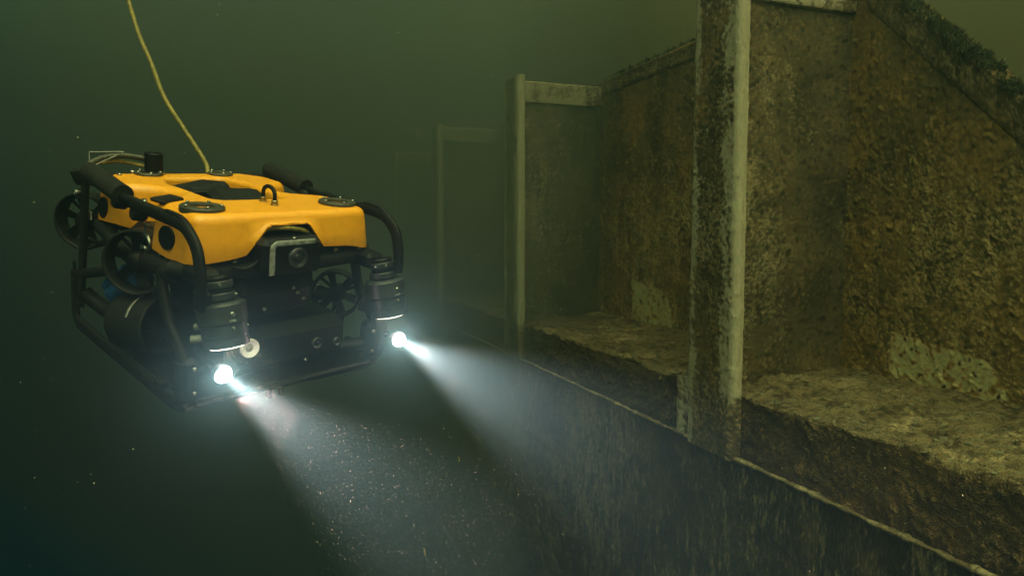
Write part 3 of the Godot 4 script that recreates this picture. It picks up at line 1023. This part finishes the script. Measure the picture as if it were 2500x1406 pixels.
		# lamp arm that carries the flood lamp
		put("lamp_arm", Shape.new().box(at(Vector3(s * 0.285, -0.165, 0.33)), Vector3(0.07, 0.05, 0.12), 0.012), M.black, rov)
		put("lamp_clamp", Shape.new().box(at(Vector3(s * 0.318, -0.215, 0.405)), Vector3(0.034, 0.06, 0.055), 0.008), M.black, rov)
	put("rear_cross_tube", Shape.new().tube([Vector3(-0.335, -0.02, -0.40), Vector3(0.335, -0.02, -0.40)], 0.022), M.rubber, rov)
	put("rear_post_cap", Shape.new().lathe(along(Vector3(-0.335, 0.006, -0.385), Vector3(-0.3, 1, -0.2)), [Vector2(0.030, -0.035), Vector2(0.034, -0.02), Vector2(0.034, 0.010), Vector2(0.024, 0.018), Vector2(0, 0.018)], 14), M.rubber, rov)
	# chassis under the shell
	put("chassis", Shape.new().box(at(Vector3(0, -0.150, 0.02)), Vector3(0.56, 0.075, 0.60), 0.03), M.black, rov)
	put("front_beam", Shape.new().tube(smooth([Vector3(-0.33, -0.165, 0.24), Vector3(-0.27, -0.165, 0.30), Vector3(-0.12, -0.168, 0.31), Vector3(0.12, -0.165, 0.31), Vector3(0.27, -0.160, 0.30), Vector3(0.33, -0.155, 0.25)], 4), 0.026), M.rubber, rov)
	put("side_tube", Shape.new().tube([Vector3(-0.325, -0.178, 0.25), Vector3(-0.320, -0.182, 0.10), Vector3(-0.29, -0.2, 0.0)], 0.027), M.rubber, rov)
	put("side_tube", Shape.new().tube([Vector3(-0.30, -0.16, -0.34), Vector3(-0.31, -0.19, -0.18), Vector3(-0.29, -0.23, -0.05)], 0.026), M.rubber, rov)
	for p in [Vector3(-0.185, -0.132, 0.325), Vector3(0.165, -0.126, 0.325), Vector3(0.265, -0.128, 0.318), Vector3(-0.30, -0.152, 0.16), Vector3(-0.28, -0.168, -0.10)]:
		bolt(rov, p + Vector3(0, -0.004, 0), Vector3(0, -0.6, 0.8), 0.009, M.brass)
	# camera unit in the front cut-out
	var cam := put("camera_unit", Shape.new().box(at(Vector3(-0.025, -0.122, 0.325)), Vector3(0.205, 0.112, 0.12), 0.018), M.black, rov)
	var face := PackedVector2Array()
	for q in [[-0.082, -0.050], [0.070, -0.050], [0.082, -0.038], [0.082, 0.018], [0.060, 0.046], [-0.068, 0.046], [-0.082, 0.032]]:
		face.append(Vector2(q[0], q[1]))
	put("face_plate", Shape.new().prism(at(Vector3(-0.025, -0.120, 0.392)), face, 0.014), M.black, cam)
	put("face_trim", Shape.new().tube([Vector3(-0.1075, -0.168, 0.399), Vector3(-0.1075, -0.090, 0.399), Vector3(-0.105, -0.082, 0.399), Vector3(-0.095, -0.0745, 0.399), Vector3(0.034, -0.0745, 0.399)], 0.004, 0.0085, 8, Vector3(0, 0, 1), 0.6), M.grey, cam)
	var lens := put("lens_bezel", Shape.new().lathe(along(Vector3(-0.024, -0.122, 0.398), Vector3(0, 0, 1)), [Vector2(0.032, 0), Vector2(0.032, 0.006), Vector2(0.029, 0.009), Vector2(0.020, 0.006), Vector2(0.019, 0.002), Vector2(0.016, 0.004), Vector2(0.013, 0.004)], 36), M.anodized, cam)
	put("lens", Shape.new().lathe(along(Vector3(-0.024, -0.122, 0.398), Vector3(0, 0, 1)), [Vector2(0.0135, 0.003), Vector2(0.010, 0.006), Vector2(0.005, 0.0075), Vector2(0, 0.008)], 24, true), M.glass, lens)
	for q in [Vector3(-0.09, -0.072, 0.36), Vector3(-0.02, -0.070, 0.372), Vector3(0.045, -0.072, 0.36), Vector3(-0.108, -0.10, 0.355)]:
		bolt(cam, q, Vector3(0, 1, 0.3), 0.006)
	put("hose", Shape.new().tube(smooth([Vector3(-0.10, -0.060, 0.30), Vector3(-0.06, -0.045, 0.325), Vector3(0.0, -0.048, 0.335), Vector3(0.05, -0.062, 0.325), Vector3(0.085, -0.09, 0.30)]), 0.0075), M.cable, rov)
	put("hose", Shape.new().tube(smooth([Vector3(-0.09, -0.050, 0.27), Vector3(-0.03, -0.036, 0.29), Vector3(0.05, -0.045, 0.28)]), 0.013), M.rubber, rov)
	put("cable", Shape.new().tube(smooth([Vector3(-0.20, -0.148, 0.342), Vector3(-0.16, -0.155, 0.348), Vector3(-0.125, -0.135, 0.350), Vector3(-0.11, -0.115, 0.345)]), 0.005), M.rubber, rov)
	# pressure hulls and gear between the skids
	put("electronics_hull", Shape.new().tube([Vector3(-0.19, -0.285, 0.02), Vector3(0.22, -0.285, 0.02)], 0.105, -1, 28), M.black, rov)
	put("hull_strap", Shape.new().lathe(along(Vector3(-0.09, -0.285, 0.02), Vector3.RIGHT), [Vector2(0.105, -0.012), Vector2(0.110, -0.012), Vector2(0.110, 0.012), Vector2(0.105, 0.012)], 28), M.rubber, rov)
	put("hull_strap", Shape.new().lathe(along(Vector3(0.12, -0.285, 0.02), Vector3.RIGHT), [Vector2(0.105, -0.012), Vector2(0.110, -0.012), Vector2(0.110, 0.012), Vector2(0.105, 0.012)], 28), M.rubber, rov)
	put("front_housing", Shape.new().box(Transform3D(Basis(Vector3.RIGHT, 0.18), Vector3(-0.02, -0.275, 0.22)), Vector3(0.30, 0.15, 0.16), 0.04), M.black, rov)
	put("sensor_bay", Shape.new().box(at(Vector3(0.03, -0.445, 0.215)), Vector3(0.44, 0.155, 0.20), 0.035), M.black, rov)
	put("battery_hull", Shape.new().tube([Vector3(-0.16, -0.455, -0.30), Vector3(-0.16, -0.455, 0.18)], 0.075, -1, 24), M.black, rov)
	put("battery_hull", Shape.new().tube([Vector3(0.14, -0.455, -0.30), Vector3(0.14, -0.455, 0.18)], 0.075, -1, 24), M.black, rov)
	put("deck_plate", Shape.new().box(at(Vector3(0, -0.545, 0.05)), Vector3(0.63, 0.014, 0.64), 0.004), M.black, rov)
	put("front_toe_bar", Shape.new().tube([Vector3(-0.335, -0.548, 0.335), Vector3(0.30, -0.548, 0.365)], 0.014, 0.012, 10), M.black, rov)
	for x in [-0.07, -0.027]:
		put("peg", Shape.new().lathe(at(Vector3(x, -0.575, 0.345)), [Vector2(0.009, 0.03), Vector2(0.009, -0.012), Vector2(0.006, -0.016), Vector2(0, -0.016)], 10), M.rubber, rov)
	for p in [Vector3(0.02, -0.245, 0.315), Vector3(0.035, -0.262, 0.318), Vector3(0.06, -0.285, 0.315), Vector3(0.12, -0.25, 0.30), Vector3(-0.08, -0.30, 0.318), Vector3(0.075, -0.50, 0.32)]:
		bolt(rov, p, Vector3(0, 0.3, 1), 0.006)
	# lower camera with a bright ring
	var low := put("lower_camera", Shape.new().lathe(along(Vector3(-0.140, -0.408, 0.30), Vector3(0, 0, 1)), [Vector2(0.055, 0), Vector2(0.055, 0.030), Vector2(0.050, 0.036), Vector2(0.034, 0.040), Vector2(0.0, 0.040)], 32), M.black, rov)
	put("lens_ring", Shape.new().lathe(along(Vector3(-0.140, -0.408, 0.34), Vector3(0, 0, 1)), [Vector2(0.030, 0), Vector2(0.030, 0.008), Vector2(0.028, 0.011), Vector2(0.013, 0.004), Vector2(0.012, 0.0)], 32), M.lens_ring, low)
	put("lens", Shape.new().lathe(along(Vector3(-0.140, -0.408, 0.340), Vector3(0, 0, 1)), [Vector2(0.0125, 0.002), Vector2(0.009, 0.006), Vector2(0, 0.008)], 24, true), M.grey, low)
	for d in [[Vector3(0.115, -0.448, 0.318), 0.020], [Vector3(0.195, -0.458, 0.316), 0.015]]:
		var se := put("sensor_port", Shape.new().lathe(along(d[0], Vector3(0, 0, 1)), [Vector2(d[1], -0.01), Vector2(d[1], 0.006), Vector2(d[1] * 0.85, 0.009), Vector2(d[1] * 0.6, 0.006), Vector2(d[1] * 0.55, 0.002)], 24), M.anodized, rov)
		put("lens", Shape.new().lathe(along(d[0], Vector3(0, 0, 1)), [Vector2(d[1] * 0.56, 0.002), Vector2(d[1] * 0.3, 0.005), Vector2(0, 0.006)], 20, true), M.glass, se)
	# drum on the left flank
	var drum := put("side_drum", Shape.new().lathe(along(Vector3(-0.285, -0.420, -0.045), Vector3(0.31, 0.10, 0.91)), [Vector2(0, -0.085), Vector2(0.05, -0.085), Vector2(0.088, -0.072), Vector2(0.095, -0.058), Vector2(0.095, 0.085), Vector2(0.092, 0.090), Vector2(0.086, 0.088), Vector2(0.080, 0.02), Vector2(0.03, 0.01), Vector2(0.028, 0.06), Vector2(0, 0.065)], 40), M.rubber, rov)
	var band := []
	for k in 12:
		var a := 2.3 + 1.5 * k / 11.0
		var t := along(Vector3(-0.285, -0.420, -0.045), Vector3(0.31, 0.10, 0.91))
		band.append(t * Vector3(cos(a) * 0.0955, 0.025, sin(a) * 0.0955))
	put("pale_band", Shape.new().tube(band, 0.0015, 0.009, 6, Vector3(-1, 0.2, 0)), M.grey, drum)
	# blue bottle and elbow behind it
	put("blue_canister", Shape.new().tube(smooth([Vector3(-0.27, -0.29, -0.10), Vector3(-0.275, -0.335, -0.19), Vector3(-0.28, -0.385, -0.27)]), 0.042, -1, 18), M.blue, rov)
	put("blue_canister", Shape.new().tube(smooth([Vector3(-0.30, -0.265, -0.13), Vector3(-0.305, -0.31, -0.21), Vector3(-0.305, -0.36, -0.28)]), 0.020, -1, 14), M.blue, rov)
	put("elbow_pipe", Shape.new().tube(smooth([Vector3(-0.33, -0.42, -0.43), Vector3(-0.30, -0.455, -0.40), Vector3(-0.28, -0.475, -0.33), Vector3(-0.27, -0.45, -0.26), Vector3(-0.27, -0.42, -0.2)]), 0.026, -1, 14), M.rubber, rov)
	put("hose", Shape.new().tube(smooth([Vector3(-0.31, -0.21, -0.52), Vector3(-0.30, -0.235, -0.42), Vector3(-0.30, -0.22, -0.32), Vector3(-0.29, -0.19, -0.25)]), 0.007), M.rubber, rov)
	# grey connectors by the left flood lamp
	put("connector", Shape.new().tube(smooth([Vector3(-0.30, -0.315, 0.33), Vector3(-0.285, -0.312, 0.355), Vector3(-0.27, -0.33, 0.375), Vector3(-0.262, -0.36, 0.38)]), 0.010), M.grey, rov)
	put("connector", Shape.new().tube([Vector3(-0.312, -0.352, 0.33), Vector3(-0.275, -0.345, 0.36)], 0.012), M.grey, rov)
	# chrome hook hanging at the notch
	var hook := []
	for k in 14:
		var a := -0.6 + 4.6 * k / 13.0
		hook.append(Vector3(-0.315, -0.135 + cos(a) * 0.022, 0.055 + sin(a) * 0.020))
	hook.push_front(Vector3(-0.310, -0.080, 0.050))
	put("snap_hook", Shape.new().tube(smooth(hook, 2), 0.0065), M.steel, rov)
	put("name_tag", Shape.new().box(at(Vector3(-0.322, -0.135, -0.372)), Vector3(0.004, 0.028, 0.030), 0.001), M.white, rov)
	bolt(rov, Vector3(-0.35, -0.06, -0.375), Vector3(-1, 0, 0), 0.014)
	bolt(rov, Vector3(-0.312, -0.02, 0.03), Vector3(-0.4, 1, 0), 0.013)
	put("side_bracket", Shape.new().box(Transform3D(Basis.from_euler(Vector3(0.1, 0.5, 0)), Vector3(-0.27, 0.004, 0.09)), Vector3(0.09, 0.012, 0.05), 0.004), M.rubber, rov)
	# thrusters: two on the left flank, one at the right
	thruster(Vector3(-0.300, -0.215, -0.035), Vector3(-0.76, 0.08, 0.64), 0.104, 0.060)
	thruster(Vector3(-0.295, -0.178, -0.480), Vector3(-0.80, 0.05, 0.60), 0.100, 0.06)
	thruster(Vector3(0.345, -0.368, 0.10), Vector3(-0.70, 0.0, 0.72), 0.092, 0.05)
	thruster(Vector3(0.31, -0.13, -0.30), Vector3(0.80, 0.0, 0.60), 0.092, 0.06)
	put("thruster_arm", Shape.new().tube([Vector3(0.345, -0.385, 0.08), Vector3(0.36, -0.46, 0.12), Vector3(0.33, -0.53, 0.15)], 0.011), M.black, rov)
	put("thruster_arm", Shape.new().tube([Vector3(0.20, -0.36, 0.10), Vector3(0.32, -0.37, 0.09)], 0.020), M.black, rov)
	put("guard_loop", Shape.new().tube(smooth([Vector3(0.305, -0.34, 0.30), Vector3(0.335, -0.36, 0.345), Vector3(0.345, -0.42, 0.36), Vector3(0.345, -0.50, 0.35), Vector3(0.335, -0.54, 0.33)]), 0.028, 0.022, 14), M.rubber, rov)
	put("guard_arm", Shape.new().tube([Vector3(0.20, -0.50, 0.28), Vector3(0.33, -0.485, 0.33)], 0.024), M.black, rov)
	# lamps
	flood_lamp(Vector3(-0.268, -0.168, 0.385), Vector3(0.06, -0.95, 0.22), "flood lamp on the left bumper, its mouth glowing over the left beam lamp")
	flood_lamp(Vector3(0.302, -0.168, 0.395), Vector3(0.10, -0.95, 0.22), "flood lamp on the right bumper, beside the end of the bar")
	beam_lamp(Vector3(-0.270, -0.432, 0.430), Vector3(0.10, -0.14, 0.985), "brilliant round lamp low on the left, throwing the longer beam")
	beam_lamp(Vector3(0.360, -0.440, 0.450), Vector3(-0.10, 0.007, 0.995), "brilliant round lamp on the right, aimed along the wall")
	put("lamp_stalk", Shape.new().tube([Vector3(-0.300, -0.46, 0.33), Vector3(-0.278, -0.425, 0.375)], 0.010), M.black, rov)
	put("lamp_stalk", Shape.new().tube([Vector3(0.345, -0.46, 0.35), Vector3(0.360, -0.436, 0.395)], 0.010), M.black, rov)


func tether() -> void:
	var pts := [Vector3(-1.175, 0.19, -2.72), Vector3(-1.207, 0.255, -2.785), Vector3(-1.235, 0.301, -2.82), Vector3(-1.322, 0.424, -2.85), Vector3(-1.415, 0.559, -2.88), Vector3(-1.475, 0.694, -2.91), Vector3(-1.536, 0.816, -2.94), Vector3(-1.572, 0.898, -2.966), Vector3(-1.6, 0.978, -2.982), Vector3(-1.632, 1.091, -3.02), Vector3(-1.663, 1.246, -3.072), Vector3(-1.693, 1.484, -3.15), Vector3(-1.69, 2.2, -3.3)]
	var o := put("tether_cable", Shape.new().tube(smooth(pts, 4), 0.0085, -1, 10), M.cable, self)
	o.set_meta("label", "yellow tether cable rising from the robot's rear towards the surface")
	o.set_meta("category", "cable")


func drifting() -> void:
	var sp := Shape.new()
	var d := [Vector3(1, 0, 0), Vector3(-1, 0, 0), Vector3(0, 0.7, 0), Vector3(0, -0.7, 0), Vector3(0, 0, 0.8), Vector3(0, 0, -0.8)]
	for a in [0, 1]:
		for b in [2, 3]:
			for c in [4, 5]:
				sp.flat(d[a], d[b], d[c], d[a] + d[b] + d[c])
	var list := []
	for k in 16000:
		var p := Vector3(rng.randf_range(-2.2, 2.0), rng.randf_range(-1.6, 1.2), rng.randf_range(-3.6, -1.0))
		var r := rng.randf_range(0.00025, 0.0005) + 0.0010 * pow(rng.randf(), 30.0)
		list.append(Transform3D(rand_basis(Vector3(r * rng.randf_range(1.0, 2.2), r, r)), p))
	for lamp in [[Vector3(-0.27, -0.43, 0.45), Vector3(0.10, -0.14, 0.985), 0.28, 0.85], [Vector3(0.36, -0.44, 0.47), Vector3(-0.10, 0.007, 0.995), 0.28, 0.85], [Vector3(-0.22, -0.33, 0.43), Vector3(0.06, -0.95, 0.22), 0.9, 0.22], [Vector3(0.32, -0.33, 0.43), Vector3(0.1, -0.95, 0.22), 0.9, 0.22]]:
		for k in (5000 if lamp[3] > 0.5 else 1500):
			var far: float = lamp[3] * pow(rng.randf(), 1.1) + (0.10 if lamp[3] > 0.5 else 0.01)
			var a := rng.randf() * TAU
			var w: float = far * lamp[2] * sqrt(rng.randf()) + 0.03 * rng.randf()
			var t := along(lamp[0], lamp[1])
			var p := t * Vector3(cos(a) * w, far, sin(a) * w)
			var r := rng.randf_range(0.00028, 0.00050) + 0.0004 * pow(rng.randf(), 16.0)
			list.append(rov.transform * Transform3D(rand_basis(Vector3(r * rng.randf_range(1.0, 2.0), r, r)), p))
	scatter("drifting_specks", "pale specks of silt drifting in the water, sparkling in the lamp beams", "specks", sp.mesh(), M.speck, list)
	for s in [[Vector3(0.545, -0.275, -2.75), Vector3(0.22, -1, -0.1), 0.13, "thin pale straw drifting in front of the ledge beside the nearest rib", "straw"],
			[Vector3(-0.225, -0.795, -1.72), Vector3(0.2, -1, 0.1), 0.018, "short yellow plant scrap drifting at the bottom edge of the view", "plant scrap"],
			[Vector3(-0.145, -0.60, -1.85), Vector3(0.1, -1, 0.0), 0.012, "tiny yellowish flake drifting below the right beam", "flake"]]:
		var dir: Vector3 = s[1].normalized()
		var pts := [s[0], s[0] + dir * s[2] * 0.5 + Vector3(s[2] * 0.03, 0, 0), s[0] + dir * s[2]]
		var o := put(s[4].replace(" ", "_"), Shape.new().tube(pts, 0.0011 if s[2] > 0.1 else 0.0016, -1, 6), M.cable, self)
		o.set_meta("label", s[3])
		o.set_meta("category", s[4])


# the water is thicker with silt along and beyond the far bays
func murk() -> void:
	for k in 2:
		var fm := FogMaterial.new()
		fm.resource_name = "murk"
		fm.albedo = [lin(0.58, 0.82, 0.50), lin(0.84, 0.94, 0.32)][k]  # second bank, behind the wall, is added and tinted for a yellow-green glow
		fm.density = [0.18, 0.28][k]
		var f := FogVolume.new()
		f.name = "murk"
		f.shape = RenderingServer.FOG_VOLUME_SHAPE_BOX
		f.size = [Vector3(22.0, 13.0, 20.0), Vector3(14.0, 8.0, 22.0)][k]
		var yaw: float = [0.85, WALL_YAW][k]
		f.rotation.y = yaw
		f.position = [Vector3(-0.16, 0.0, -5.5) + Basis(Vector3.UP, yaw) * Vector3(11.0, 0.0, -10.0), Basis(Vector3.UP, yaw) * Vector3(3.75 + 7.0, 1.2, -10.5)][k]
		f.material = fm
		f.set_meta("kind", "stuff")
		f.set_meta("label", ["bank of silty green murk that swallows the far bays of the wall", "added murk, tinted for a yellow-green glow beyond the sloping top of the wall"][k])
		f.set_meta("category", "murk")
		add_child(f, true)


func _ready() -> void:
	rng.seed = 77
	# camera
	var cam := Camera3D.new()
	cam.name = "camera"
	cam.fov = 44.93
	cam.rotation.x = deg_to_rad(-4.306)
	cam.near = 0.05
	cam.far = 200.0
	add_child(cam)
	cam.current = true
	# the water's light: bright and yellow-green above, dark teal below
	var sky := ProceduralSkyMaterial.new()
	sky.sky_top_color = lin(0.10, 0.12, 0.04)
	sky.sky_horizon_color = lin(0.010, 0.047, 0.041)
	sky.sky_curve = 2.0
	sky.ground_horizon_color = lin(0.010, 0.047, 0.041)
	sky.ground_bottom_color = lin(0.0002, 0.009, 0.012)
	sky.ground_curve = 0.12
	sky.sun_angle_max = 70.0
	sky.sun_curve = 0.12
	var env := Environment.new()
	env.background_mode = Environment.BG_SKY
	env.sky = Sky.new()
	env.sky.sky_material = sky
	env.tonemap_mode = Environment.TONE_MAPPER_LINEAR
	env.tonemap_exposure = 1.85
	env.volumetric_fog_enabled = true
	env.volumetric_fog_density = 0.12
	env.volumetric_fog_albedo = lin(0.41, 0.95, 0.95)
	env.volumetric_fog_anisotropy = 0.90
	env.sdfgi_enabled = true
	env.ssao_enabled = true
	env.ssil_enabled = true
	var we := WorldEnvironment.new()
	we.name = "water_light"
	we.environment = env
	add_child(we)
	var sun := DirectionalLight3D.new()
	sun.name = "sun"
	sun.light_energy = 1.15
	sun.light_color = Color(1.0, 0.92, 0.66)
	sun.light_angular_distance = 55.0
	sun.shadow_enabled = true
	sun.basis = Basis.looking_at(-Vector3(0.22, 0.86, 0.46), Vector3.FORWARD)
	add_child(sun)

	for d in [[n_big, 11], [n_mid, 23], [n_fine, 37]]:
		var f: FastNoiseLite = d[0]
		f.seed = d[1]
		f.frequency = 1.0
		f.noise_type = FastNoiseLite.TYPE_SIMPLEX_SMOOTH
		f.fractal_type = FastNoiseLite.FRACTAL_FBM
		f.fractal_octaves = 3 if f != n_fine else 2
	make_materials()
	build_wall()
	build_robot()
	tether()
	growth()
	drifting()
	murk()
